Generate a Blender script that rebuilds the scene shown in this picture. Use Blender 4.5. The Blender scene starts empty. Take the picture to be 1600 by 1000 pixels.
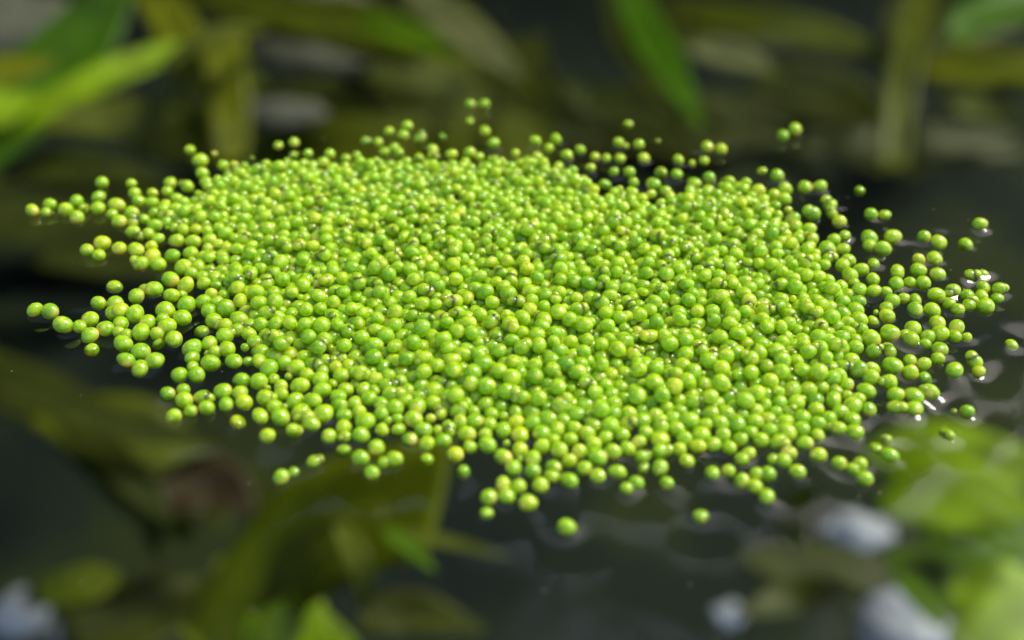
import bpy, bmesh, math, random
import numpy as np
from mathutils import Vector, Matrix
from math import radians, sin, cos

# ------------------------------------------------------------------ camera, sky, sun, exposure
sc = bpy.context.scene
col = sc.collection
FPX, PITCH = 1830.0, radians(38.0)
Z0 = FPX * 0.1 / 26.7                                # a 1 mm globule is 26.7 px wide in the middle of the photo
CAMH = Z0 * sin(PITCH)     # 1 unit = 1 cm of pond
cam_d = bpy.data.cameras.new('camera')
cam = bpy.data.objects.new('camera', cam_d)
col.objects.link(cam)
cam.location = (0, 0, CAMH)
cam.rotation_euler = (radians(90) - PITCH, 0, 0)
cam_d.sensor_width = 36.0
cam_d.lens = 36.0 * FPX / 1600.0
cam_d.clip_start, cam_d.clip_end = 0.1, 1000
cam_d.dof.use_dof = True
cam_d.dof.focus_distance = Z0 * 1430 / 1440
cam_d.dof.aperture_fstop = 0.235
cam_d.dof.aperture_blades = 0
sc.camera = cam

SUN_DIR = Vector((0.55, 0.30, 0.78)).normalized()
world = bpy.data.worlds.new('World')
sc.world = world
world.use_nodes = True
wn = world.node_tree
bg = wn.nodes['Background']
sky = wn.nodes.new('ShaderNodeTexSky')
sky.sky_type = 'NISHITA'
sky.sun_disc = False
sky.sun_elevation = math.asin(SUN_DIR.z)
sky.sun_rotation = math.atan2(SUN_DIR.x, SUN_DIR.y)
sky.dust_density = 3.0
sky.air_density = 0.7
wn.links.new(sky.outputs[0], bg.inputs[0])
bg.inputs[1].default_value = 0.13
sun_d = bpy.data.lights.new('sun', 'SUN')
sun_d.energy = 1.5
sun_d.angle = radians(14)
sun_d.color = (1.0, 0.96, 0.89)
sun = bpy.data.objects.new('sun', sun_d)
sun.rotation_euler = SUN_DIR.to_track_quat('Z', 'Y').to_euler()
col.objects.link(sun)
sc.view_settings.view_transform = 'Standard'
sc.view_settings.look = 'None'
sc.view_settings.exposure = 0.84
sc.view_settings.gamma = 1.0
sc.render.engine = 'CYCLES'
sc.cycles.max_bounces = 8
sc.cycles.transparent_max_bounces = 12
sc.cycles.caustics_reflective = False
sc.cycles.caustics_refractive = False

FWD = np.array([0, cos(PITCH), -sin(PITCH)])
UP = np.array([0, sin(PITCH), cos(PITCH)])
RIGHT = np.array([1.0, 0, 0])

def ray(px, py):
    return FWD + RIGHT * ((px - 800) / FPX) + UP * ((500 - py) / FPX)

def at(px, py, z=0.0):
    """the point of the place at height z seen at that spot of the photograph"""
    d = ray(px, py)
    return np.array([0, 0, CAMH]) + d * ((z - CAMH) / d[2])

def axial(p):
    return (p - np.array([0, 0, CAMH])) @ FWD

def to_px(P):
    P = np.asarray(P) - np.array([0, 0, CAMH])
    Z = P @ FWD
    return 800 + FPX * (P @ RIGHT) / Z, 500 - FPX * (P @ UP) / Z, Z

rng = np.random.default_rng(11)
random.seed(11)

def tag(o, label, cat, group=None, kind=None):
    if label: o['label'] = label
    if cat: o['category'] = cat
    if group: o['group'] = group
    if kind: o['kind'] = kind
    return o

# ------------------------------------------------------------------ materials
def new_mat(name):
    m = bpy.data.materials.new(name)
    m.use_nodes = True
    nt = m.node_tree
    return m, nt, nt.nodes['Principled BSDF']

def N(nt, kind, **kw):
    n = nt.nodes.new(kind)
    for k, v in kw.items():
        setattr(n, k, v)
    return n

def ramp(nt, stops):
    r = nt.nodes.new('ShaderNodeValToRGB')
    e = r.color_ramp.elements
    e[0].position, e[0].color = stops[0][0], (*stops[0][1], 1)
    e[1].position, e[1].color = stops[-1][0], (*stops[-1][1], 1)
    for p, c in stops[1:-1]:
        x = e.new(p); x.color = (*c, 1)
    return r

def mix_col(nt, fac, a, b):
    m = N(nt, 'ShaderNodeMix', data_type='RGBA')
    nt.links.new(fac, m.inputs[0])
    for v, i in ((a, 6), (b, 7)):
        if isinstance(v, tuple): m.inputs[i].default_value = (*v, 1)
        else: nt.links.new(v, m.inputs[i])
    return m.outputs[2]

def globule_material():
    m, nt, p = new_mat('watermeal_skin')
    L = nt.links.new
    tint = N(nt, 'ShaderNodeAttribute', attribute_name='tint')
    pale = N(nt, 'ShaderNodeAttribute', attribute_name='pale')
    geo = N(nt, 'ShaderNodeNewGeometry')
    base = ramp(nt, [(0.0, (0.14, 0.36, 0.008)), (0.35, (0.29, 0.56, 0.012)),
                     (0.7, (0.40, 0.64, 0.014)), (1.0, (0.56, 0.68, 0.022))])
    L(tint.outputs['Fac'], base.inputs[0])
    n1 = N(nt, 'ShaderNodeTexNoise'); n1.inputs['Scale'].default_value = 38; n1.inputs['Detail'].default_value = 3
    L(geo.outputs['Position'], n1.inputs['Vector'])
    r1 = ramp(nt, [(0.35, (0.72, 0.78, 0.6)), (0.65, (1.2, 1.12, 1.3))])
    L(n1.outputs['Fac'], r1.inputs[0])
    mul = N(nt, 'ShaderNodeMix', data_type='RGBA', blend_type='MULTIPLY')
    mul.inputs[0].default_value = 1.0
    L(base.outputs[0], mul.inputs[6]); L(r1.outputs[0], mul.inputs[7])
    # small pale stomata flecks
    v = N(nt, 'ShaderNodeTexVoronoi'); v.inputs['Scale'].default_value = 95
    L(geo.outputs['Position'], v.inputs['Vector'])
    r2 = ramp(nt, [(0.10, (1, 1, 1)), (0.26, (0, 0, 0))])
    L(v.outputs['Distance'], r2.inputs[0])
    fm = N(nt, 'ShaderNodeMath', operation='MULTIPLY'); fm.inputs[1].default_value = 0.42
    L(r2.outputs[0], fm.inputs[0])
    c = mix_col(nt, fm.outputs[0], mul.outputs[2], (0.55, 0.70, 0.16))
    c = mix_col(nt, pale.outputs['Fac'], c, (0.86, 0.70, 0.16))
    L(c, p.inputs['Base Color'])
    p.inputs['Roughness'].default_value = 0.13
    p.inputs['IOR'].default_value = 1.60
    p.inputs['Subsurface Weight'].default_value = 1.0
    p.inputs['Subsurface Radius'].default_value = (1.25, 1.0, 0.10)
    p.inputs['Subsurface Scale'].default_value = 0.13
    p.inputs['Sheen Weight'].default_value = 0.12
    p.inputs['Sheen Tint'].default_value = (0.75, 1.0, 0.35, 1)
    p.inputs['Sheen Roughness'].default_value = 0.35
    bmp = N(nt, 'ShaderNodeBump'); bmp.inputs['Strength'].default_value = 0.35; bmp.inputs['Distance'].default_value = 0.004
    n2 = N(nt, 'ShaderNodeTexNoise'); n2.inputs['Scale'].default_value = 60; n2.inputs['Detail'].default_value = 4
    L(geo.outputs['Position'], n2.inputs['Vector']); L(n2.outputs['Fac'], bmp.inputs['Height'])
    L(bmp.outputs[0], p.inputs['Normal'])
    return m

def water_material():
    m, nt, p = new_mat('pond_water')
    nt.nodes.remove(p)
    L = nt.links.new
    out = nt.nodes['Material Output']
    tr = N(nt, 'ShaderNodeBsdfTransparent'); tr.inputs[0].default_value = (0.78, 0.82, 0.72, 1)
    gl = N(nt, 'ShaderNodeBsdfGlossy'); gl.inputs['Roughness'].default_value = 0.0
    fr = N(nt, 'ShaderNodeFresnel'); fr.inputs['IOR'].default_value = 1.36
    mx = N(nt, 'ShaderNodeMixShader')
    L(fr.outputs[0], mx.inputs[0]); L(tr.outputs[0], mx.inputs[1]); L(gl.outputs[0], mx.inputs[2])
    L(mx.outputs[0], out.inputs['Surface'])
    return m

def noise_material(name, stops, scale, rough=0.6, bump=0.3, detail=5, trans=0.0):
    m, nt, p = new_mat(name)
    L = nt.links.new
    tc = N(nt, 'ShaderNodeTexCoord')
    n = N(nt, 'ShaderNodeTexNoise'); n.inputs['Scale'].default_value = scale; n.inputs['Detail'].default_value = detail
    L(tc.outputs['Object'], n.inputs['Vector'])
    r = ramp(nt, stops)
    L(n.outputs['Fac'], r.inputs[0]); L(r.outputs[0], p.inputs['Base Color'])
    p.inputs['Roughness'].default_value = rough
    b = N(nt, 'ShaderNodeBump'); b.inputs['Strength'].default_value = bump; b.inputs['Distance'].default_value = 0.1
    L(n.outputs['Fac'], b.inputs['Height']); L(b.outputs[0], p.inputs['Normal'])
    if trans:
        out = nt.nodes['Material Output']
        t = N(nt, 'ShaderNodeBsdfTranslucent'); L(r.outputs[0], t.inputs[0])
        mx = N(nt, 'ShaderNodeMixShader'); mx.inputs[0].default_value = trans
        L(p.outputs[0], mx.inputs[1]); L(t.outputs[0], mx.inputs[2]); L(mx.outputs[0], out.inputs['Surface'])
    return m

def leaf_material(name, c):
    d = tuple(x * 0.62 for x in c)
    b = tuple(min(x * 1.3, 0.9) for x in c)
    return noise_material(name, [(0.3, d), (0.52, c), (0.72, b)], 0.9, rough=0.45, bump=0.2, trans=0.25)

M_GLOB = globule_material()
M_WATER = water_material()
M_MUD = noise_material('pond_mud', [(0.38, (0.003, 0.010, 0.010)), (0.5, (0.008, 0.018, 0.011)), (0.60, (0.028, 0.040, 0.008)), (0.72, (0.030, 0.032, 0.010))], 0.085, rough=0.9, bump=0.6)
LEAF = {
    'deep': leaf_material('leaf_deep_green', (0.12, 0.29, 0.005)),
    'green': leaf_material('leaf_green', (0.19, 0.36, 0.006)),
    'bright': leaf_material('leaf_bright_green', (0.44, 0.66, 0.008)),
    'yellow': leaf_material('leaf_yellow_green', (0.33, 0.36, 0.016)),
    'olive': leaf_material('leaf_olive', (0.17, 0.20, 0.008)),
    'dark': leaf_material('leaf_dark_olive', (0.085, 0.100, 0.010)),
    'pale': leaf_material('leaf_pale', (0.33, 0.34, 0.15)),
    'moss': leaf_material('leaf_moss', (0.24, 0.29, 0.005)),
    'murk': leaf_material('leaf_murk', (0.070, 0.082, 0.040)),
    'brown': leaf_material('leaf_brown', (0.075, 0.050, 0.022)),
}
M_STONE = noise_material('grey_stone', [(0.3, (0.15, 0.15, 0.125)), (0.55, (0.22, 0.215, 0.18)), (0.75, (0.29, 0.28, 0.24))], 0.8, rough=0.8, bump=0.5)
M_STONE_BLUE = noise_material('slate_stone', [(0.3, (0.10, 0.12, 0.13)), (0.7, (0.19, 0.215, 0.23))], 0.6, rough=0.7, bump=0.4)
M_SKY_PATCH = noise_material('sky_patch_white', [(0.3, (0.38, 0.40, 0.54)), (0.6, (0.64, 0.66, 0.86))], 0.8, rough=0.4, bump=0.3)  # pale tone standing in for sky mirrored on the water

# ------------------------------------------------------------------ mesh helper
def mesh_from(name, V, F, mat, smooth=True, attrs=None):
    """F: (n,k) int array, all faces with k corners"""
    me = bpy.data.meshes.new(name)
    V = np.ascontiguousarray(V, dtype=np.float32); F = np.ascontiguousarray(F, dtype=np.int32)
    n, k = F.shape
    me.vertices.add(len(V)); me.vertices.foreach_set('co', V.ravel())
    me.loops.add(n * k); me.loops.foreach_set('vertex_index', F.ravel())
    me.polygons.add(n)
    me.polygons.foreach_set('loop_start', np.arange(0, n * k, k, dtype=np.int32))
    me.polygons.foreach_set('loop_total', np.full(n, k, dtype=np.int32))
    me.polygons.foreach_set('use_smooth', np.full(n, smooth, dtype=bool))
    for a, arr in (attrs or {}).items():
        at_ = me.attributes.new(a, 'FLOAT', 'POINT')
        at_.data.foreach_set('value', np.ascontiguousarray(arr, dtype=np.float32))
    me.materials.append(mat)
    me.update(calc_edges=True)
    return me

def link(name, me, parent=None, loc=None):
    o = bpy.data.objects.new(name, me)
    col.objects.link(o)
    if loc is not None: o.location = loc
    if parent: o.parent = parent
    return o

def ico(sub):
    bm = bmesh.new()
    bmesh.ops.create_icosphere(bm, subdivisions=sub, radius=1.0)
    V = np.array([v.co[:] for v in bm.verts]); F = np.array([[v.index for v in f.verts] for f in bm.faces])
    bm.free()
    return V / np.linalg.norm(V, axis=1, keepdims=True), F
ICO3, ICO4 = ico(3), ico(4)     # 162 and 642 vertices

# ------------------------------------------------------------------ the globules round the fringe: (spot x, spot y, width) read off in
# blocks (x0, y0, scale); a negative width is one sunk half under the water
BLOCKS = [
 (0, 200, 4, '''1187,138,80 1250,205,105 1395,235,85 1340,160,-55 1265,282,85 637,340,90 822,348,82 203,514,88 312,478,88 288,526,75 410,510,105
 478,460,95 480,558,98 525,505,75 617,430,92 612,500,100 730,482,105 700,540,85 745,585,95 840,410,90 955,405,85 870,455,95 950,465,85 825,530,100
 830,590,80 830,648,95 895,570,85 880,675,70 925,660,85 970,530,80 980,605,95 1030,480,75 1065,340,90 1045,395,80 1170,365,95 1110,445,90 1105,505,95
 640,718,105 543,762,90 618,792,90 745,752,98 850,760,100 945,740,88 955,798,110 880,850,105 990,852,110 1105,705,95 1205,710,100 1080,797,102
 1190,780,98 1310,695,100 1410,660,100 1420,750,95 1205,830,60 1250,865,100 1145,870,110 1195,910,85 1385,810,105 1480,835,95'''),
 (0, 420, 4, '''718,113,-98 853,170,108 960,130,112 1073,168,102 1160,103,108 1065,65,112 1140,160,60 218,258,95 315,267,100 615,215,100 720,220,110
 720,275,112 845,280,118 396,350,115 563,315,105 500,360,95 660,374,104 755,340,98 560,418,108 740,395,80 790,415,75 770,468,112 920,338,105 883,393,112
 985,408,100 1020,318,88 1037,260,120 1040,365,115 1137,305,110 1167,225,112 1270,205,98 1305,265,105 1090,442,115 990,470,-85 572,507,-100 880,516,112
 784,570,105 963,572,120 875,625,112 1262,392,-95 1335,323,108 1418,240,118 1200,497,118 1200,555,95 1308,465,100 1300,530,50 1345,518,90 1315,590,112
 1420,500,105 1465,578,112 1410,418,110 1415,350,95 1120,663,105 1205,612,80 1228,662,110 1505,697,105 1048,780,98 1145,755,95 1262,800,105 1150,820,115
 1190,888,95 1292,868,108 1390,765,115 1500,775,98 1412,847,110 1525,832,110 1085,922,100 1485,958,-108'''),
 (230, 580, 5, '''870,80,145 988,60,95 885,352,138 940,508,140 1155,468,132 930,210,150 1045,180,118 1045,120,125 1200,110,150 1155,230,135 1000,275,130
 1070,285,80 1045,360,155 1205,325,155 1283,410,150 1380,330,160 1365,148,140 1495,190,140 1500,265,130 1540,345,130 1418,510,135 1545,510,115
 1535,440,130 1535,618,-115 1303,707,125 1045,828,135 1148,785,-100 940,130,55'''),
 (460, 580, 5, '''525,498,145 555,390,160 480,250,120 400,145,130 565,140,130 630,140,100 680,250,130 690,340,130 720,380,90 805,370,95 685,460,135
 810,455,120 640,600,155 515,683,150 700,715,110 775,685,145 605,795,140 900,535,135 1030,568,135 1010,460,140 930,370,150 950,270,150 1035,692,-125
 1255,650,140 1320,790,-130 1370,590,120 1510,578,145 1490,490,120 1345,490,145 1160,545,130 1130,460,100 1200,440,130 1300,395,130 1435,395,130
 1280,300,140 1410,300,110 1155,320,110 1065,370,90 1090,240,130'''),
 (650, 600, 4, '''545,455,115 650,410,115 730,465,115 610,525,120 730,540,110 645,470,60 785,390,115 895,415,115 860,520,115 850,575,105 780,635,115
 545,630,110 645,640,110 455,703,115 570,700,115 700,745,125 443,808,-110 943,893,125 958,605,125 1022,425,115 1050,525,105 1135,575,115 1230,425,120
 1258,550,120 1315,655,105 1375,620,110 650,320,115 780,300,120 860,345,90 965,340,105 1072,300,105 1187,330,105 1287,310,105 1390,365,105
 1325,405,110 1415,460,105 1420,515,-90 1525,345,115 1530,420,110 1525,525,115 1415,230,120 1505,195,115 545,275,118'''),
 (900, 640, 5, '''808,310,130 868,400,135 952,285,130 1075,270,130 1200,300,130 1285,230,125 1350,340,120 1295,385,130 1375,155,125 1520,160,140
 1245,100,150 1065,500,135 1190,475,125 1295,560,140 1400,600,135 1490,685,145 1410,500,120 1500,500,135 975,835,-145 708,578,135'''),
 (1050, 600, 4, '''668,362,110 808,280,110 912,325,100 830,370,115 912,245,110 1028,268,115 1140,300,115 1125,220,115 915,445,115 785,550,110 640,470,80
 725,440,110 695,470,105 1045,497,105 1175,500,105 1135,530,95 1205,590,110 1338,347,78 1275,403,-95 1362,445,108 1225,160,105 1165,93,90 1088,75,85
 1005,42,100 910,160,110 890,105,115 775,115,112 725,170,100 1045,165,110 705,230,105 640,165,95 1400,68,105 1515,75,110 1395,148,112 1515,155,115 1213,38,105'''),
 (1200, 400, 4, '''1060,115,100 1265,118,80 1345,112,-75 1345,195,85 1443,203,88 1432,262,-80 1360,312,110 1258,305,95 1245,245,85 1335,250,85 1155,215,95
 1050,240,105 1128,298,85 1186,337,78 1027,340,100 922,338,100 922,275,80 850,265,75 775,280,95 738,325,85 742,378,95 675,352,38 662,412,-80 555,292,95
 558,398,98 762,485,115 645,515,112 905,455,105 895,520,110 1000,505,95 985,550,75 1058,418,98 1075,485,105 1180,445,105 1168,500,85 1240,508,68
 1075,585,110 1060,640,90 1165,717,115 1293,662,105 1315,720,85 1522,558,-85 890,730,105 980,765,-110 975,675,90 885,655,90 780,685,120 755,790,112
 660,595,95 760,600,95 645,760,110 655,705,90 610,832,105 565,895,95 540,525,85 540,710,110 490,640,105 490,800,95 1015,850,112 630,962,105 1245,970,95
 1160,970,-50 940,20,90 1040,15,100 810,100,100 940,90,105 885,165,80 970,168,100 800,175,95 660,220,95 660,50,85 580,85,95 470,55,100 510,120,100
 1112,1112,-90'''),
 (1100, 170, 3.2, '''395,135,72 455,103,80 85,203,78 15,190,75 290,310,50 365,335,78 125,365,70 270,410,78 505,390,76 580,390,76 778,412,-62 835,530,73
 905,530,66 1380,577,76 1308,682,-78 1175,668,82 1100,640,73 1065,745,80 1150,740,88 1075,795,75 945,640,88 825,645,88 825,685,75 895,700,85 630,480,80
 545,525,85 675,565,75 640,525,65 520,600,75 610,705,90 695,700,75 705,635,65 650,655,80 720,760,75 855,770,70 405,400,80 405,450,75 440,550,80 350,430,70'''),
 (1150, 280, 5, '''840,665,120 1085,660,110 1270,725,120 1425,725,130 1355,810,105 1465,810,120 1250,825,110 975,700,110 880,760,130 920,810,100 960,870,120
 1075,880,110 1170,880,110 1070,785,120 1210,960,110 1310,940,95 1400,945,100 940,975,110 610,700,115 695,800,125 820,840,110 860,900,100'''),
 (780, 140, 4, '''805,218,-76 990,322,-46 1290,360,86 1385,372,86 225,320,86 355,312,86 310,365,76 100,400,76 505,375,82 600,420,72 420,410,86 570,490,76
 670,430,70 745,330,86 790,350,56 875,345,86 755,430,86 905,430,90 715,515,76 815,515,86 1120,440,82 1205,460,56 1280,445,72 1010,520,90 1110,530,86
 1215,585,95 1310,550,90 1440,580,76 660,590,86 590,670,76 720,650,86 1045,640,86 960,590,95 840,580,76'''),
 (400, 140, 4, '''1337,90,80 1425,90,80 1337,198,-72 1430,260,86 1485,335,90 1165,300,-72 1025,305,90 945,225,86 830,260,82 920,285,86 680,325,76 765,330,76
 1105,375,82 1220,405,82 1335,395,86 865,370,86 800,390,76 890,390,76 140,350,70 237,330,80 325,400,76 235,410,70 300,465,80 190,460,76 460,405,80
 560,430,76 560,480,76 60,465,76 210,530,80 660,510,86 770,470,80 940,450,80 870,505,80 1310,455,76'''),
 (250, 220, 5, '''490,190,98 720,135,-58 835,170,88 660,200,88 330,255,92 85,310,98 215,345,98 195,375,80 360,320,98 680,275,98 780,240,92 880,260,92
 985,180,92 1015,270,92 135,775,110 255,785,125 105,895,115 240,870,110 390,765,115 515,725,120 255,940,70'''),
]
pts = []
for x0, y0, s, txt in BLOCKS:
    for t in txt.split():
        a, b, w = map(float, t.split(','))
        pts.append((x0 + a / s, y0 + b / s, abs(w) / s, w < 0))
keep = []
for p in pts:
    if all(math.hypot(p[0] - q[0], p[1] - q[1]) > 0.36 * min(p[2], q[2]) for q in keep):
        keep.append(p)
fr_c, fr_r, fr_sunk = [], [], []
for px, py, w, sunk in keep:
    blur = FPX * 0.175 * abs(1 / (Z0 * 1430 / (py + 930)) - 1 / (Z0 * 1430 / 1440))
    w = max(w - 0.35 * blur, 9)
    r = 0.5 * w * (Z0 * 1430 / (py + 930)) / FPX
    zc = 0.0 * r if sunk else 0.60 * r
    P = at(px, py, zc)
    fr_c.append(P); fr_r.append(r); fr_sunk.append(sunk)
fr_c, fr_r, fr_sunk = np.array(fr_c), np.array(fr_r), np.array(fr_sunk)
NF = len(fr_c)

# the packed middle of the raft
POLY = [(215,345),(250,330),(300,318),(340,285),(385,268),(440,262),(480,264),(540,264),(600,260),(660,264),(720,260),(790,252),(860,256),(900,284),
        (960,308),(1030,318),(1080,304),(1110,292),(1150,292),(1190,312),(1215,335),(1240,360),(1265,385),(1290,415),(1305,450),(1325,490),(1325,540),
        (1325,585),(1312,620),(1270,625),(1240,640),(1200,650),(1150,662),(1100,662),(1050,650),(1000,650),(950,652),(880,660),(820,660),(760,642),
        (700,632),(640,620),(590,608),(540,590),(490,582),(440,572),(402,560),(385,540),(372,510),(352,480),(335,450),(318,428),(300,424),(312,402),
        (345,392),(345,372),(310,362),(260,360)]
poly = np.array([at(x, y, 0.0)[:2] for x, y in POLY])

def inside(P, poly):
    x, y = P[:, 0], P[:, 1]
    c = np.zeros(len(P), bool)
    j = len(poly) - 1
    for i in range(len(poly)):
        xi, yi = poly[i]; xj, yj = poly[j]
        hit = ((yi > y) != (yj > y)) & (x < (xj - xi) * (y - yi) / (yj - yi + 1e-12) + xi)
        c ^= hit
        j = i
    return c

def edge_dist(P, poly):
    d = np.full(len(P), 1e9)
    for i in range(len(poly)):
        a, b = poly[i - 1], poly[i]
        ab = b - a
        t = np.clip(((P - a) @ ab) / (ab @ ab), 0, 1)
        d = np.minimum(d, np.linalg.norm(P - (a + t[:, None] * ab), axis=1))
    return d

def radii(P):
    n = len(P)
    py = to_px(np.column_stack([P, np.zeros(n)]))[1]
    mean = np.interp(py, [230, 300, 400, 520, 600, 680], [0.0350, 0.0370, 0.0400, 0.0432, 0.0438, 0.0435])
    r = mean * np.clip(rng.normal(1.0, 0.075, n), 0.80, 1.16)
    small = rng.random(n) < 0.13
    r[small] = mean[small] * rng.uniform(0.40, 0.70, small.sum())
    return r

lo, hi = poly.min(0), poly.max(0)
# first layer: a jittered close packing; second: scattered on top
D = 0.077
rows = []
y = lo[1]; k = 0
while y < hi[1]:
    xs = np.arange(lo[0] + (k % 2) * D / 2, hi[0], D)
    rows.append(np.stack([xs, np.full(len(xs), y)], 1))
    y += D * 0.87; k += 1
L1 = np.concatenate(rows)
L1 += rng.normal(0, 0.026, L1.shape)
L1 = L1[inside(L1, poly)]
L2 = rng.uniform(lo, hi, (6000, 2))
L2 = L2[inside(L2, poly)]
L2 = L2[edge_dist(L2, poly) > 0.06 + 0.25 * rng.random(len(L2)) ** 2]
sel = []
for q in L2:
    if len(sel) >= 1250: break
    if not sel or np.min(np.linalg.norm(np.array(sel) - q, axis=1)) > 0.076: sel.append(q)
L2 = np.array(sel)
band = rng.uniform(lo - 0.2, hi + 0.2, (4000, 2))
band = band[~inside(band, poly)]
band = band[edge_dist(band, poly) < 0.13 * rng.random(len(band)) + 0.03]
sel = []
for q in band:
    if np.min(np.linalg.norm(fr_c[:, :2] - q, axis=1)) > 0.083 and (not sel or np.min(np.linalg.norm(np.array(sel) - q, axis=1)) > 0.09): sel.append(q)
skirt = np.array([at(x, y, 0.0)[:2] for x, y in [(430, 570), (1325, 590), (1350, 640), (1290, 690), (1190, 722), (1100, 700), (1010, 722), (910, 722),
                  (850, 740), (760, 700), (640, 690), (545, 665), (430, 620)]])
for q in rng.uniform(skirt.min(0), skirt.max(0), (9000, 2)):
    if inside(q[None], skirt)[0] and not inside(q[None], poly)[0] and rng.random() < 0.8:
        if np.min(np.linalg.norm(fr_c[:, :2] - q, axis=1)) > 0.070 and np.min(np.linalg.norm(np.array(sel) - q, axis=1)) > 0.082: sel.append(q)
L1 = np.concatenate([L1, np.array(sel)])
r1, r2 = radii(L1), radii(L2)
d1 = np.minimum(edge_dist(L2, poly) / 0.8, 1)
c1 = np.column_stack([L1, 0.75 * r1])
c2 = np.column_stack([L2, 0.080 + 0.022 * d1 * rng.random(len(L2))])
C = np.concatenate([fr_c, c1, c2]); R = np.concatenate([fr_r, r1, r2])
W = np.concatenate([np.full(NF, 0.12), np.ones(len(c1)), np.ones(len(c2))])
ok = np.ones(len(C), bool)
dd = np.linalg.norm(c1[:, None, :2] - fr_c[None, :, :2], axis=2)
ok[NF:NF + len(c1)] = (dd > 0.66 * (r1[:, None] + fr_r[None])).all(1)
C, R, W = C[ok], R[ok], W[ok]
ZS = C[:, 2].copy()
NB = len(C)
zmin = np.where(np.arange(NB) < NF, ZS, 0.66 * R)
for it in range(60):
    order = np.argsort(C[:, 1])
    Cs, Rs, Ws = C[order], R[order], W[order]
    move = np.zeros_like(Cs)
    for k in range(1, 150):
        d = Cs[k:] - Cs[:-k]
        if d[:, 1].min() > 0.13: break
        both = (Ws[k:] < 0.5) & (Ws[:-k] < 0.5)
        s = np.where(both, 0.76, 0.97) * (Rs[k:] + Rs[:-k])
        L_ = np.linalg.norm(d, axis=1) + 1e-9
        ov = np.maximum(s - L_, 0)
        if not ov.any(): continue
        wsum = Ws[k:] + Ws[:-k]
        push = d / L_[:, None] * (0.55 * ov / wsum)[:, None]
        move[k:] += push * Ws[k:, None]
        move[:-k] -= push * Ws[:-k, None]
    move = np.clip(move, -0.02, 0.02)
    mv = np.zeros_like(C); mv[order] = move
    mv[:NF, 2] *= 0.3
    C += mv
    C[NF:, 2] -= 0.0016
    C[:, 2] = np.maximum(C[:, 2], zmin)
print('globules', NF, NB)

# ------------------------------------------------------------------ globule shapes
def rot_random():
    q = rng.normal(size=4); q /= np.linalg.norm(q)
    return np.array(Matrix.Rotation(0, 3, 'Z')) if q is None else np.array(
        [[1 - 2 * (q[2]**2 + q[3]**2), 2 * (q[1]*q[2] - q[0]*q[3]), 2 * (q[1]*q[3] + q[0]*q[2])],
         [2 * (q[1]*q[2] + q[0]*q[3]), 1 - 2 * (q[1]**2 + q[3]**2), 2 * (q[2]*q[3] - q[0]*q[1])],
         [2 * (q[1]*q[3] - q[0]*q[2]), 2 * (q[2]*q[3] + q[0]*q[1]), 1 - 2 * (q[1]**2 + q[2]**2)]])

def blob(base, r, sunk=False, lump=0.02):
    """an egg-like globule round the origin, its flat side up, a little lumpy"""
    U = base[0]
    ax = np.array([rng.normal(1.07, 0.07), rng.normal(0.98, 0.045), rng.normal(0.90, 0.05)])
    if sunk: ax[2] *= 0.85
    V = U.copy()
    # egg: one end along x narrower
    V[:, 1:] *= (1 - rng.uniform(0.0, 0.13) * U[:, :1])
    f = np.ones(len(U))
    for _ in range(3):
        d = rng.normal(size=3); d /= np.linalg.norm(d)
        f += lump * np.cos(rng.uniform(1.5, 4.0) * (U @ d) + rng.uniform(0, 6.3))
    V = V * f[:, None] * ax * r
    a = rng.uniform(0, 2 * math.pi); t = rng.normal(0, 0.22); u = rng.normal(0, 0.22)
    Rm = np.array((Matrix.Rotation(a, 3, 'Z') @ Matrix.Rotation(t, 3, 'Y') @ Matrix.Rotation(u, 3, 'X')))
    return V @ Rm.T, Rm @ np.array([1.0, 0, 0])

# nearest neighbour direction: the pale joint sits there
info = []
for i in range(NB):
    dv = C - C[i]
    L_ = np.linalg.norm(dv, axis=1); L_[i] = 9
    j = int(np.argmin(L_ - R))
    near = L_[j] < 1.25 * (R[i] + R[j])
    fringe = i < NF
    info.append(dict(nb=dv[j] / L_[j], near=near, fringe=fringe))

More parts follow.
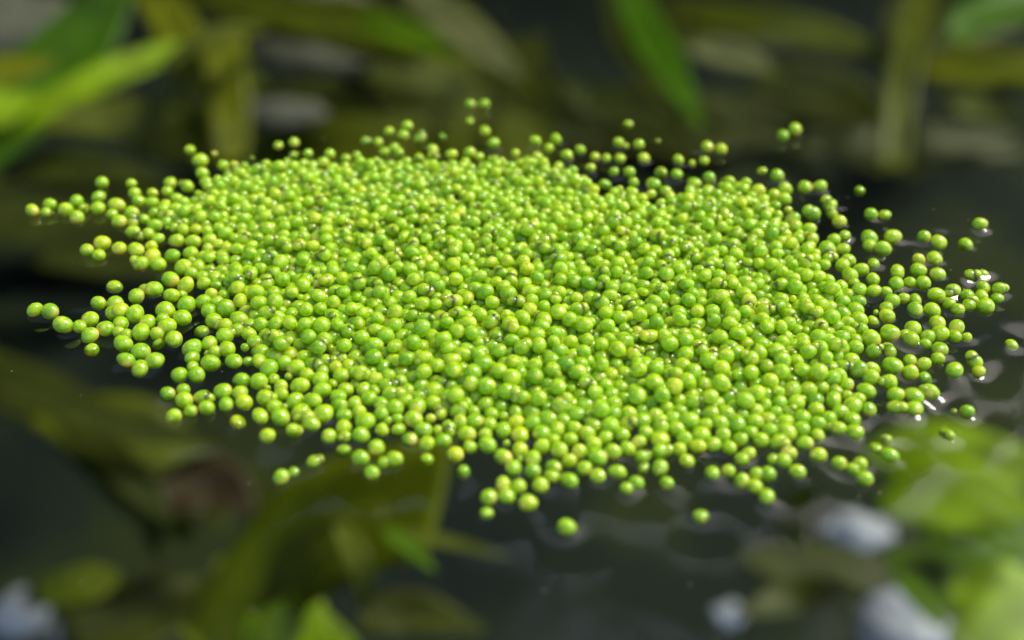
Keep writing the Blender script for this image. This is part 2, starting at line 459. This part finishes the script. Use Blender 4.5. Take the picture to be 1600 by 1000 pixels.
def globule(i, base):
    r = R[i]
    sunk = bool(i < NF and fr_sunk[i])
    V, axis = blob(base, r, sunk)
    nrm = V / np.linalg.norm(V, axis=1, keepdims=True)
    inf = info[i]
    tint = np.clip(rng.normal(0.46, 0.15), 0.05, 0.85)
    if rng.random() < 0.02: tint = rng.uniform(0.75, 0.95)
    pale = np.zeros(len(V))
    # joint end, its pale patch also carrying the glow of refracted light
    if rng.random() < (0.92 if inf['fringe'] else 0.45):
        d = inf['nb'] if inf['near'] and rng.random() < 0.7 else np.array([rng.normal(), rng.normal(), -0.45])
        d = d + rng.normal(0, 0.25, 3); d[2] -= 0.15; d /= np.linalg.norm(d)
        w = rng.uniform(0.30, 0.80) if inf['fringe'] else rng.uniform(0.25, 0.75)
        edge = rng.uniform(0.25, 0.62)
        x = np.clip((nrm @ d - edge) / (1 - edge), 0, 1)
        pale = np.maximum(pale, w * x * x * (3 - 2 * x))
    # little pale dot of the pouch, also painting the spot of focused light
    if rng.random() < 0.85:
        d = np.array([rng.normal(), rng.normal(), rng.uniform(-0.2, 0.9)]); d /= np.linalg.norm(d)
        pale = np.maximum(pale, rng.uniform(0.4, 0.9) * np.exp(-((1 - nrm @ d) / rng.uniform(0.03, 0.07))))
    # underside paler by nature, and painted up for the glow of transmitted light
    x = np.clip((-nrm[:, 2] + 0.10) / 1.0, 0, 1)
    pale = np.maximum(pale, rng.uniform(0.35, 0.62) * x * x * (3 - 2 * x))
    bud = None
    pb = 0.06 if (sunk or r < 0.034) else (0.14 if inf['fringe'] else 0.30)
    if rng.random() < pb:
        q = rng.uniform(0.42, 0.88) * r
        d = axis * rng.choice([-1, 1]) + np.array([0, 0, rng.uniform(-0.1, 0.6)]) + rng.normal(0, 0.35, 3)
        d /= np.linalg.norm(d)
        Vb, _ = blob(ICO3 if base is ICO3 else ICO3, q, False)
        off = d * (r * 0.95 - q * 0.12)
        x = np.clip((Vb @ (-d) / q + 0.4) / 1.4, 0, 1)
        bud = (Vb + off, np.full(len(Vb), min(tint + rng.uniform(0.0, 0.15), 1)), 0.05 + 0.38 * x * rng.random())
    return V, np.full(len(V), tint), pale, bud

# ------------------------------------------------------------------ which of them show largest: a coarse depth picture
pxs, pys, Zs = to_px(C)
prad = FPX * R / Zs
zb = np.full((1000, 1600), 1e9); idb = np.full((1000, 1600), -1, int)
for i in np.argsort(Zs):
    r = prad[i]
    x0, x1, y0, y1 = int(max(pxs[i] - r, 0)), int(min(pxs[i] + r + 2, 1600)), int(max(pys[i] - r, 0)), int(min(pys[i] + r + 2, 1000))
    if x1 <= x0 or y1 <= y0: continue
    yy, xx = np.mgrid[y0:y1, x0:x1]
    m = ((xx - pxs[i]) ** 2 + (yy - pys[i]) ** 2 < r * r) & (Zs[i] < zb[y0:y1, x0:x1])
    zb[y0:y1, x0:x1][m] = Zs[i]; idb[y0:y1, x0:x1][m] = i
vis = np.bincount(idb[idb >= 0], minlength=NB)
SHOW = 300
single = set(np.argsort(-vis)[:SHOW].tolist())

# ------------------------------------------------------------------ labels for the single ones
def clusters(idx):
    idx = list(idx); par = {i: i for i in idx}
    def f(a):
        while par[a] != a: a = par[a]
        return a
    A = np.array(idx)
    for i in idx:
        d = np.linalg.norm(C[A] - C[i], axis=1) - 1.12 * (R[A] + R[i])
        for j in A[d < 0]: par[f(int(j))] = f(i)
    out = {}
    for i in idx: out.setdefault(f(i), []).append(i)
    return list(out.values())
CL = clusters(range(NB))
cl_of = {}
for c in CL:
    for i in c: cl_of[i] = c

COLS = [(170, 'far left'), (380, 'left'), (620, 'centre-left'), (900, 'centre'), (1140, 'centre-right'), (1330, 'right'), (9999, 'far right')]
ROWS = [(300, 'back'), (420, 'rear'), (490, 'upper middle'), (550, 'middle'), (610, 'lower middle'), (680, 'front'), (9999, 'nearest')]

def region(x, y):
    return next(n for v, n in ROWS if y < v) + ' ' + next(n for v, n in COLS if x < v)

GROUP = 'watermeal globules floating in a raft on the pond'
def make_label(i, tint, pale, bud):
    x, y = pxs[i], pys[i]
    size = 'tiny' if R[i] < 0.030 else 'small' if R[i] < 0.040 else 'large' if R[i] > 0.050 else 'plump'
    hue = 'yellowish green' if tint > 0.72 else 'deep green' if tint < 0.30 else 'green'
    if i < NF and fr_sunk[i]: size = 'half-sunk ' + size
    head = f'{size} {hue} watermeal'.replace('half-sunk plump', 'half-sunk').replace('half-sunk large', 'half-sunk')
    if bud: head += ' with a bud'
    elif pale.max() > 0.55: head += ' with pale end'
    c = cl_of[i]
    reg = region(x, y)
    if len(c) == 1:
        return f'{head} alone on open water, {reg}'
    if len(c) <= 12:
        xs = [pxs[j] for j in c]; ys = [pys[j] for j in c]
        n = len(c)
        what = {2: 'pair', 3: 'trio'}.get(n, 'cluster')
        if n == 2: w = 'left one' if x == min(xs) else 'right one'
        elif x == min(xs): w = 'leftmost'
        elif x == max(xs): w = 'rightmost'
        elif y == max(ys): w = 'nearest'
        elif y == min(ys): w = 'farthest'
        else: w = 'inner one'
        return f'{head}, {w} of a {what}, {reg}'.replace('watermeal with', 'watermeal,')
    return f'{head} {"on the raft edge" if i < NF else "packed in the raft"}, {reg}'

def settle_labels(made):
    """alike ones in the same corner of the raft are told apart by their order from the left"""
    by = {}
    for o, i in made: by.setdefault(o['label'], []).append((pxs[i], o))
    for lab, lst in by.items():
        n = len(lst)
        if n < 2 or n > 10: continue
        lst.sort(key=lambda t: t[0])
        for k, (_, o) in enumerate(lst):
            w = 'leftmost' if k == 0 else 'rightmost' if k == n - 1 else ['second', 'third', 'fourth', 'fifth', 'sixth', 'seventh', 'eighth', 'ninth'][k - 1] + ' from left'
            o['label'] = f'{lab}, {w}'

SV, SF, ST, SP, off = [], [], [], [], 0
made = []
for i in range(NB):
    alone = i in single
    big = alone or pys[i] > 430
    V, T, P, bud = globule(i, ICO4 if big else ICO3)
    if alone:
        me = mesh_from('watermeal', V, (ICO4 if big else ICO3)[1], M_GLOB, attrs={'tint': T, 'pale': P})
        o = link('watermeal', me, loc=C[i])
        if bud is not None:
            link('bud', mesh_from('bud', bud[0], ICO3[1], M_GLOB, attrs={'tint': bud[1], 'pale': bud[2]}), parent=o)
        lab = make_label(i, float(T[0]), P, bud is not None)
        tag(o, lab, 'watermeal', GROUP)
        made.append((o, i))
    else:
        Fb = (ICO4 if big else ICO3)[1]
        SV.append(V + C[i]); SF.append(Fb + off); ST.append(T); SP.append(P); off += len(V)
        if bud is not None:
            SV.append(bud[0] + C[i]); SF.append(ICO3[1] + off); ST.append(bud[1]); SP.append(bud[2]); off += len(bud[0])
settle_labels(made)
for o, i in made:
    if len(o['label'].replace(',', ' ').split()) > 16: o['label'] = o['label'].replace(' with pale end', '').replace(' with a bud', '').replace('yellowish green', 'yellowish')
me = mesh_from('watermeal_mass', np.concatenate(SV), np.concatenate(SF), M_GLOB, attrs={'tint': np.concatenate(ST), 'pale': np.concatenate(SP)})
o = link('watermeal_mass', me)
tag(o, 'dense heaped mass of green watermeal globules filling the raft behind the front ones', 'watermeal', GROUP, 'stuff')

# ------------------------------------------------------------------ water sheet with a meniscus round every floating globule
def axis_pts(a0, a1, step, lo, hi, grow=1.12):
    mid = np.arange(a0, a1 + 1e-6, step)
    def run(start, end, sgn):
        out, s, v = [], step, start
        while (end - v) * sgn > 0:
            s *= grow; v = v + sgn * s; out.append(v)
        return out
    return np.array(run(mid[0], lo, -1)[::-1] + list(mid) + run(mid[-1], hi, 1))
STEP = 0.0125
gx = axis_pts(C[:, 0].min() - 0.35, C[:, 0].max() + 0.35, STEP, -160, 160)
gy = axis_pts(C[:, 1].min() - 0.35, C[:, 1].max() + 0.35, STEP, -20, 160)
H = np.zeros((len(gy), len(gx))); Hs = np.zeros_like(H)
fringe_like = [i for i in range(NB) if C[i, 2] < 1.02 * R[i]]
for i in fringe_like:
    rw = 0.90 * R[i]
    x, y = C[i, :2]
    a, b = np.searchsorted(gx, [x - 0.42, x + 0.42]); c, d = np.searchsorted(gy, [y - 0.42, y + 0.42])
    X, Y = np.meshgrid(gx[a:b] - x, gy[c:d] - y)
    dist = np.hypot(X, Y)
    e = np.clip(dist - rw, 0, None)
    sunk = i < NF and fr_sunk[i]
    amp = (0.020 if sunk else 0.029) * (R[i] / 0.05) * rng.uniform(0.30, 1.05) * np.interp(x, [-2.0, 1.2], [0.55, 1.0]) * (1.0 if i < NF else 0.25)
    H[c:d, a:b] += (amp * np.exp(-e / 0.046)) ** 3
    Hs[c:d, a:b] += (1.0 if i < NF else 0.0) * 0.0034 * np.exp(-((e - 0.20) / 0.085) ** 2) - (0.006 if i < NF else 0.004) * np.exp(-((e - 0.06) / 0.08) ** 2)
H = 0.030 * np.tanh(np.cbrt(H) / 0.030) + 0.020 * np.tanh(Hs / 0.020)
X, Y = np.meshgrid(gx, gy)
calm = np.exp(-np.clip(np.hypot(X, (Y - 5.6)) - 3.2, 0, None) / 6)
H += calm * (0.004 * np.sin(2.1 * X + 1.3 * np.sin(0.9 * Y)) * np.sin(1.7 * Y + 0.8 * np.sin(1.3 * X)) + 0.0016 * np.sin(5.3 * X + 2 * np.sin(1.9 * Y)) * np.sin(3.9 * Y))
V = np.column_stack([X.ravel(), Y.ravel(), H.ravel()])
nx, ny = len(gx), len(gy)
ii = (np.arange(ny - 1)[:, None] * nx + np.arange(nx - 1)[None]).ravel()
F = np.column_stack([ii, ii + 1, ii + nx + 1, ii + nx])
link('water', mesh_from('water', V, F, M_WATER))['kind'] = 'structure'
W_GX, W_GY, W_H = gx, gy, H
def H_at(x, y):
    return float(W_H[np.searchsorted(W_GY, y), np.searchsorted(W_GX, x)])

# ------------------------------------------------------------------ pond bottom
def bottom_z(x, y):
    return -31.0 + 0.35 * np.sin(0.5 * x + 0.3) * np.cos(0.43 * y) + 0.2 * np.sin(1.1 * x + 0.7 * y)
gx = np.linspace(-160, 160, 161); gy = np.linspace(-20, 160, 91)
X, Y = np.meshgrid(gx, gy)
V = np.column_stack([X.ravel(), Y.ravel(), bottom_z(X, Y).ravel()])
nx, ny = len(gx), len(gy)
ii = (np.arange(ny - 1)[:, None] * nx + np.arange(nx - 1)[None]).ravel()
link('pond_bottom', mesh_from('pond_bottom', V, np.column_stack([ii, ii + 1, ii + nx + 1, ii + nx]), M_MUD))['kind'] = 'structure'

# ------------------------------------------------------------------ under-water leaves
def spline(P, n):
    P = np.asarray(P, float)
    if len(P) == 2: P = np.array([P[0], (P[0] + P[1]) / 2, P[1]])
    Q = np.vstack([2 * P[0] - P[1], P, 2 * P[-1] - P[-2]])
    out = []
    for s in np.linspace(0, len(P) - 1 - 1e-6, n):
        k = int(s); t = s - k
        a, b, c, d = Q[k:k + 4]
        out.append(0.5 * (2 * b + (c - a) * t + (2 * a - 5 * b + 4 * c - d) * t * t + (3 * b - a - 3 * c + d) * t ** 3))
    return np.array(out)

DEEP = 2.1
def blade(points, width, tip0=0.5, tip1=0.12, n=26, fold=0.22, wave=0.05):
    """a leaf blade along spots (x, y, depth); width in photo pixels"""
    P = spline([at(x, y, -z * DEEP) for x, y, z in points], n)
    zmean = np.mean([axial(p) for p in P])
    w = width * zmean / FPX
    t = np.linspace(0, 1, n)
    prof = np.minimum(1, tip0 + (1 - tip0) * np.sin(np.clip(t / 0.45, 0, 1) * math.pi / 2)) * np.minimum(1, tip1 + (1 - tip1) * np.sin(np.clip((1 - t) / 0.5, 0, 1) * math.pi / 2))
    T = np.gradient(P, axis=0); T /= np.linalg.norm(T, axis=1, keepdims=True)
    view = P - np.array([0, 0, CAMH]); view /= np.linalg.norm(view, axis=1, keepdims=True)
    ref = 0.30 * view + np.array([0.12, 0.06, -0.70])
    S = np.cross(T, ref); S /= np.linalg.norm(S, axis=1, keepdims=True)
    seen = np.cross(T, view); seen /= np.linalg.norm(seen, axis=1, keepdims=True)
    prof = prof / np.clip(np.abs((S * seen).sum(1)), 0.45, 1)
    Nn = np.cross(S, T)
    Nn *= np.sign(Nn[:, 2:3] + 1e-9)
    cols = np.linspace(-1, 1, 7)
    top = []
    ph = rng.uniform(0, 6)
    for k in range(n):
        for c in cols:
            top.append(P[k] + S[k] * c * 0.5 * w * prof[k] + Nn[k] * (fold * w * 0.5 * prof[k] * abs(c) ** 1.3 + wave * w * math.sin(9 * t[k] + ph + 1.5 * c) * abs(c)))
    top = np.array(top).reshape(n, 7, 3)
    bot = top - Nn[:, None, :] * (0.012 * w + 0.01) * (1 - 0.8 * np.abs(cols))[None, :, None]
    Vt, Vb = top.reshape(-1, 3), bot.reshape(-1, 3)
    F = []
    m = 7
    for k in range(n - 1):
        for c in range(m - 1):
            a = k * m + c
            F.append((a, a + 1, a + m + 1, a + m))
            b = a + n * m
            F.append((b, b + m, b + m + 1, b + 1))
        for c in (0, m - 1):
            a = k * m + c; b = a + n * m
            F.append((a, a + m, b + m, b) if c == 0 else (a, b, b + m, a + m))
    for k in (0, n - 1):
        for c in range(m - 1):
            a = k * m + c; b = a + n * m
            F.append((a, b, b + 1, a + 1))
    return np.vstack([Vt, Vb]), np.array(F)

def leaf(points, width, mat, label=None, parent=None, cat='leaf', name='leaf', group=None, soft=True, **kw):
    V, F = blade(points, width, **kw)
    base = V.mean(0) if parent is None else np.array(parent.location)
    o = link(name, mesh_from(name, V - base, F, LEAF[mat]), parent=parent, loc=base if parent is None else None)
    if parent is None:
        tag(o, label, cat, group)
        if soft:
            for sg in (-1, 1):
                q = [(x + sg * 0.42 * width * rng.uniform(0.6, 1.2) + rng.uniform(-20, 20), y + rng.uniform(-14, 30), z + 1.2) for x, y, z in points]
                V2, F2 = blade(q, width * rng.uniform(0.55, 0.85), **kw)
                link('blade', mesh_from('blade', V2 - base, F2, LEAF['olive' if mat in ('green', 'bright', 'yellow', 'pale') else 'dark']), parent=o)
    elif label: o['label'] = label
    return o

def plant(label, spot, name='water_plant'):
    e = bpy.data.objects.new(name, None); col.objects.link(e)
    e.location = at(*spot[:2], -spot[2] * DEEP)
    return tag(e, label, 'water plant')

# upper left plant
p = plant('sunken pond plant with broad crossing strap leaves at the upper left', (180, 260, 9))
leaf([(-60, 260, 8), (40, 165, 7.5), (120, 80, 7), (215, -60, 6)], 120, 'deep', 'broad deep green strap leaf', p)
leaf([(-40, 235, 6.5), (60, 175, 6.2), (160, 125, 6), (260, 85, 6), (360, 58, 6)], 42, 'bright', 'narrow bright green blade', p, tip0=0.9)
leaf([(205, -40, 7), (265, 30, 6.6), (292, 85, 6.3), (300, 130, 6.3)], 72, 'yellow', 'yellow-green curled leaf', p)
leaf([(352, 40, 6.4), (352, 110, 6.6), (360, 180, 7), (362, 250, 7.4)], 66, 'yellow', 'upright yellow-green blade', p, tip0=0.9, tip1=0.6)
leaf([(260, 105, 6), (330, 62, 5.8), (420, 40, 6)], 34, 'olive', None, p)
leaf([(-20, 130, 6), (20, 110, 6), (60, 90, 6.2)], 60, 'yellow', None, p)
leaf([(60, 190, 7), (180, 190, 7.2), (300, 205, 7.4), (400, 225, 7.6)], 62, 'olive', None, p)
leaf([(-60, 195, 6), (-10, 175, 6), (60, 150, 6)], 60, 'bright', None, p)
# upper middle
leaf([(920, 150, 13), (1060, 190, 13), (1240, 215, 13)], 90, 'dark', 'dull olive leaf deep behind the back of the raft, right of centre', name='sunken_leaf', tip0=0.4)
leaf([(1180, 120, 13), (1300, 150, 13), (1380, 210, 13)], 80, 'dark', 'dull olive leaf deep beside the upright stem', name='sunken_leaf', tip0=0.4)
leaf([(700, 120, 13), (800, 170, 13), (900, 190, 13)], 90, 'olive', 'soft olive leaf deep behind the back of the raft at the centre', name='sunken_leaf', tip0=0.3)
leaf([(350, 180, 13), (560, 200, 13), (860, 190, 13)], 250, 'olive', 'very wide dull leaf lying deep behind the raft at the top', name='sunken_leaf', tip0=0.8, tip1=0.6)
leaf([(-60, 330, 12), (100, 330, 12), (260, 330, 12)], 130, 'dark', 'wide dim leaf deep under the left tip of the raft', name='sunken_leaf', tip0=0.8)
leaf([(300, -10, 9), (450, 22, 8.5), (580, 42, 8.2), (690, 88, 8)], 62, 'olive', 'long arched olive leaf under the water at the top, left of centre', name='sunken_leaf')
leaf([(560, 30, 7.6), (630, 55, 7.4), (705, 90, 7.2)], 44, 'green', 'short green leaf tip lying over the arched olive leaf at the top', name='sunken_leaf')
leaf([(640, -20, 8), (720, 50, 8), (820, 125, 8)], 56, 'pale', 'pale beige-green leaf slanting down at the top centre', name='sunken_leaf')
leaf([(975, -40, 8), (1005, 40, 8), (1045, 110, 8), (1095, 200, 8)], 58, 'deep', 'saturated green strap leaf hanging down right of the top centre', name='sunken_leaf', tip0=0.9)
leaf([(1040, 15, 9.5), (1180, 36, 9), (1300, 60, 9), (1400, 90, 9)], 44, 'olive', 'long thin olive leaf running to the upright stem at the upper right', name='sunken_leaf', tip0=0.8)
leaf([(1080, 72, 8), (1140, 88, 8), (1210, 110, 8)], 44, 'pale', 'short pale leaf behind the raft right of centre', name='sunken_leaf')
leaf([(1440, -40, 8), (1425, 50, 8), (1408, 130, 8.3), (1395, 260, 9)], 52, 'olive', 'upright olive-brown stem under the water at the upper right', name='sunken_stem', cat='sunken_stem', tip0=0.95, tip1=0.7)  # loose sunken stem, plant unknown
leaf([(1420, 105, 9), (1520, 108, 8.6), (1660, 112, 8.2)], 50, 'yellow', 'yellow-green leaf running off the right edge at the top', name='sunken_leaf', tip0=0.4, tip1=0.9)
leaf([(1480, 60, 10), (1560, 20, 10), (1660, -20, 10)], 70, 'deep', 'dark green leaf in the far upper right corner', name='sunken_leaf')
leaf([(1490, 165, 9), (1540, 172, 9), (1590, 182, 9)], 40, 'olive', 'small olive leaf scrap behind the raft at the far right', name='sunken_leaf')
leaf([(430, 135, 10), (560, 145, 10), (700, 160, 10)], 40, 'dark', 'dark olive leaf behind the grey stone at the top', name='sunken_leaf')
leaf([(800, 60, 10), (800, 120, 10), (850, 170, 10), (930, 210, 10)], 60, 'dark', 'dark olive leaf drooping behind the raft at the top centre', name='sunken_leaf')
leaf([(1250, 230, 10), (1400, 225, 10), (1600, 215, 10)], 60, 'dark', 'broad dark olive leaf lying behind the raft at the right', name='sunken_leaf')
# left side
leaf([(-60, 560, 8), (60, 615, 8), (180, 665, 8), (350, 690, 8)], 60, 'dark', 'long dull leaf under dark water at the left edge', name='sunken_leaf', tip0=0.9)
leaf([(90, 640, 8.5), (190, 730, 8.5), (270, 820, 8.7)], 60, 'dark', 'dark olive leaf branching down from the long dull leaf at the left', name='sunken_leaf')
leaf([(0, 270, 7), (110, 265, 7), (260, 285, 7)], 50, 'dark', 'dark leaf shadowy behind the raft tip at the left', name='sunken_leaf')
leaf([(60, 405, 8), (180, 410, 8), (280, 425, 8)], 50, 'dark', 'dark leaf beneath the gap in the left edge of the raft', name='sunken_leaf')
leaf([(240, 790, 9.5), (330, 760, 9.5), (400, 800, 9.5)], 90, 'brown', 'reddish brown dead leaf under the lower left of the raft', name='dead_leaf')
leaf([(60, 640, 9), (200, 680, 9), (330, 700, 9.2)], 110, 'olive', 'soft mossy leaf under the front left clusters of the raft', name='sunken_leaf')
leaf([(150, 690, 10), (230, 770, 10), (290, 850, 10)], 56, 'olive', 'soft olive stalk slanting down through the dark water at the lower left', name='sunken_stem', tip0=0.9)
leaf([(60, 925, 10), (130, 915, 10), (190, 900, 10)], 60, 'moss', 'small mossy green leaf low at the bottom left', name='sunken_leaf')
leaf([(120, 1010, 11), (240, 960, 11), (330, 900, 11)], 100, 'dark', 'dull leaf rising from the bottom edge beside the broad leaf', name='sunken_leaf', tip0=0.9)
# bottom centre plant
p = plant('sunken pond plant with one broad leaf and thin sprigs below the raft', (360, 1010, 11))
leaf([(690, 775, 5.5), (590, 800, 6), (490, 845, 6.8), (420, 915, 7.5), (330, 1040, 8.2)], 190, 'moss', 'broad olive-green leaf', p, tip0=0.85, tip1=0.8, fold=0.05, wave=0.02)
leaf([(600, 800, 5.5), (480, 860, 6), (400, 960, 6.8)], 60, 'olive', None, p)
leaf([(530, 820, 5.5), (560, 880, 5.6), (575, 960, 6)], 42, 'olive', 'thin pointed sprig', p)
leaf([(600, 828, 5.2), (640, 856, 5.2), (680, 892, 5.2)], 26, 'green', 'short green sprig', p, tip0=0.8)
leaf([(600, 832, 5.5), (690, 845, 5.5), (800, 872, 5.5)], 20, 'olive', 'long thin sprig', p, tip0=0.8)
leaf([(360, 870, 8), (355, 900, 8), (350, 950, 8)], 46, 'yellow', 'yellowed leaf end', p)
p = plant('bright green pointed leaves at the bottom edge, left of centre', (450, 1060, 9))
leaf([(440, 925, 7.6), (455, 965, 7.6), (480, 1040, 7.6)], 110, 'bright', None, p, tip0=0.3, tip1=0.9)
leaf([(380, 1010, 7.8), (450, 985, 7.6), (560, 1010, 7.6)], 90, 'bright', None, p)
leaf([(560, 975, 8), (640, 960, 8), (760, 985, 8)], 70, 'dark', 'dull dark leaf', p)
# bottom right: sunken leaves in place of mirrored overhead plants
p = plant('sunken bright green leaves standing in for mirrored overhead plants at the lower right', (1560, 1050, 11))
for pts_, w_, m_ in [
    ([(1350, 700, 9), (1480, 715, 8.6), (1660, 740, 8.4)], 110, 'bright'),
    ([(1370, 790, 8), (1480, 775, 7.6), (1620, 800, 7.4)], 120, 'bright'),
    ([(1440, 850, 9), (1540, 840, 8.6), (1680, 830, 8.4)], 130, 'green'),
    ([(1390, 860, 9.5), (1440, 900, 9.2), (1470, 980, 9)], 90, 'green'),
    ([(1480, 900, 8.2), (1560, 930, 8), (1680, 940, 8)], 110, 'bright'),
    ([(1480, 1000, 8), (1580, 985, 7.8), (1700, 990, 7.8)], 130, 'bright'),
    ([(1150, 870, 12), (1290, 890, 12), (1440, 900, 12)], 80, 'dark'),
    ([(1150, 960, 9.5), (1250, 930, 9.5), (1340, 920, 9)], 60, 'dark'),
    ([(1280, 760, 8), (1250, 800, 8.4), (1235, 860, 9)], 56, 'olive'),
    ([(1540, 860, 9), (1570, 900, 9), (1600, 960, 9)], 60, 'deep'),
    ]:
    leaf(pts_, w_, m_, None, p, fold=0.06, wave=0.02, tip0=0.12)

# ------------------------------------------------------------------ stones, and blobs for sky reflections, under the water
def stone(spot, wpx, hpx, mat, label, name='stone', cat='stone', lump=0.06):
    x, y, z = spot
    P = at(x, y, -z * DEEP)
    s = axial(P) / FPX
    base = ICO3
    V = base[0].copy()
    f = np.ones(len(V))
    for _ in range(5):
        d = rng.normal(size=3); f += lump * np.cos(rng.uniform(2, 5) * (V @ d) + rng.uniform(0, 6))
    V = V * f[:, None] * np.array([0.5 * wpx * s, 0.5 * hpx * s * 1.3, 0.5 * hpx * s * 0.8])
    o = link(name, mesh_from(name, V, base[1], mat), loc=P)
    return tag(o, label, cat)
stone((20, 45, 10), 190, 130, M_STONE, 'grey stone in the top left corner behind the strap leaf')
stone((490, 95, 11), 200, 110, M_STONE, 'large grey stone under water at the top, left of centre')
stone((445, 178, 9.5), 130, 50, M_STONE, 'flat brownish stone just behind the raft, left of centre')
stone((510, -2, 11), 130, 40, M_STONE, 'pale stone cut by the top edge of the photo')
stone((1345, 832, 13.8), 110, 54, M_SKY_PATCH, 'white blob standing in for mirrored sky below the right front of the raft', 'sky_patch', 'sky_patch', 0.09)  # sunken white blobs in place of bright sky reflections
stone((1415, 985, 13.8), 130, 100, M_SKY_PATCH, 'white blob standing in for mirrored sky at the bottom edge, right of centre', 'sky_patch', 'sky_patch', 0.09)
stone((1140, 962, 13.8), 55, 34, M_SKY_PATCH, 'small whitish blob standing in for mirrored sky at the bottom, right of centre', 'sky_patch', 'sky_patch', 0.09)
stone((28, 962, 13.8), 80, 66, M_SKY_PATCH, 'whitish blob standing in for mirrored sky in the bottom left corner', 'sky_patch', 'sky_patch', 0.09)
stone((108, 990, 13.8), 60, 40, M_SKY_PATCH, 'half-cut whitish mirrored-sky blob right of the bottom left corner one', 'sky_patch', 'sky_patch', 0.09)
stone((345, 905, 9.6), 40, 40, M_STONE, 'small beige stone under the broad leaf at the lower left')

# ------------------------------------------------------------------ added unseen slope, blocks the bright sky mirrored in the water
ADDED_BANK = 2.3
def added_bank_point(x, t):
    e = np.clip((92 - x) / 62, 0, 1) ** 0.7
    return ADDED_BANK * np.stack([x, 52 + 34 * t + 2.5 * np.sin(0.15 * x),
                            -14 + (14 + 112 * e) * t ** 0.8 + 1.5 * np.sin(0.21 * x + 5 * t) + 1.1 * np.sin(0.5 * x - 9 * t)], -1)
X, T_ = np.meshgrid(np.linspace(-150, 120, 91), np.linspace(0, 1, 26))
V = added_bank_point(X, T_).reshape(-1, 3)
ny, nx = X.shape
ii = (np.arange(ny - 1)[:, None] * nx + np.arange(nx - 1)[None]).ravel()
M_ADDED_BANK = noise_material('added_bank_soil', [(0.35, (0.012, 0.014, 0.006)), (0.7, (0.035, 0.032, 0.014))], 0.1, rough=0.95, bump=0.5)
link('added_bank', mesh_from('added_bank', V, np.column_stack([ii, ii + 1, ii + nx + 1, ii + nx]), M_ADDED_BANK))['kind'] = 'structure'
nl = 9000
P = added_bank_point(-145 + 235 * rng.random(nl), 0.2 + 0.8 * rng.random(nl))
P[:, 1] -= ADDED_BANK * rng.uniform(0, 9, nl); P[:, 2] += ADDED_BANK * rng.normal(1.5, 2.2, nl)
P = P[P[:, 2] > 3]
A = rng.normal(size=(len(P), 3)); A[:, 2] -= 0.7; A /= np.linalg.norm(A, axis=1, keepdims=True)
B = np.cross(A, rng.normal(size=(len(P), 3))); B /= np.linalg.norm(B, axis=1, keepdims=True)
ln = ADDED_BANK * rng.uniform(1.5, 3.6, len(P))[:, None]; wd = ln * 0.22
Cn = np.cross(A, B)
V = np.stack([P - A * ln * 0.5, P + B * wd + Cn * wd * 0.3, P + A * ln * 0.5, P - B * wd + Cn * wd * 0.3], 1).reshape(-1, 3)
M_FOL = noise_material('added_bank_leaves', [(0.35, (0.02, 0.05, 0.006)), (0.55, (0.05, 0.09, 0.010)), (0.75, (0.10, 0.13, 0.016))], 0.12, rough=0.5, trans=0.3)
o = link('added_bank_foliage', mesh_from('added_bank_foliage', V, np.arange(len(V)).reshape(-1, 4), M_FOL, smooth=False))
tag(o, 'added unseen dark foliage whose reflection darkens the water', 'foliage', None, 'stuff')

# ------------------------------------------------------------------ dust and specks on the water
V, F = [], []
n = 0
while n < 90:
    q = np.array([rng.uniform(-3.4, 3.4), rng.uniform(3.3, 10.5)])
    if np.min(np.linalg.norm(C[:, :2] - q, axis=1) - R) < 0.03: continue
    k = 6; a0 = rng.uniform(0, 6.3); r = rng.uniform(0.003, 0.009) * (1 if rng.random() < 0.9 else 1.7)
    ring = [(q[0] + r * rng.uniform(0.5, 1.2) * cos(a0 + j * 2 * math.pi / k), q[1] + r * rng.uniform(0.5, 1.2) * sin(a0 + j * 2 * math.pi / k)) for j in range(k)]
    b = len(V)
    hgt = H_at(q[0], q[1])
    V += [(x, y, hgt + 0.001) for x, y in ring] + [(q[0], q[1], hgt + 0.001 + 0.5 * r)]
    F += [(b + j, b + (j + 1) % k, b + k) for j in range(k)]
    n += 1
M_DUST = noise_material('pond_dust', [(0.3, (0.07, 0.06, 0.03)), (0.7, (0.24, 0.22, 0.14))], 1.5, rough=0.8)
tag(link('dust', mesh_from('dust', np.array(V), np.array(F), M_DUST)), 'fine dust and specks afloat on the dark water round the raft', 'dust', None, 'stuff')
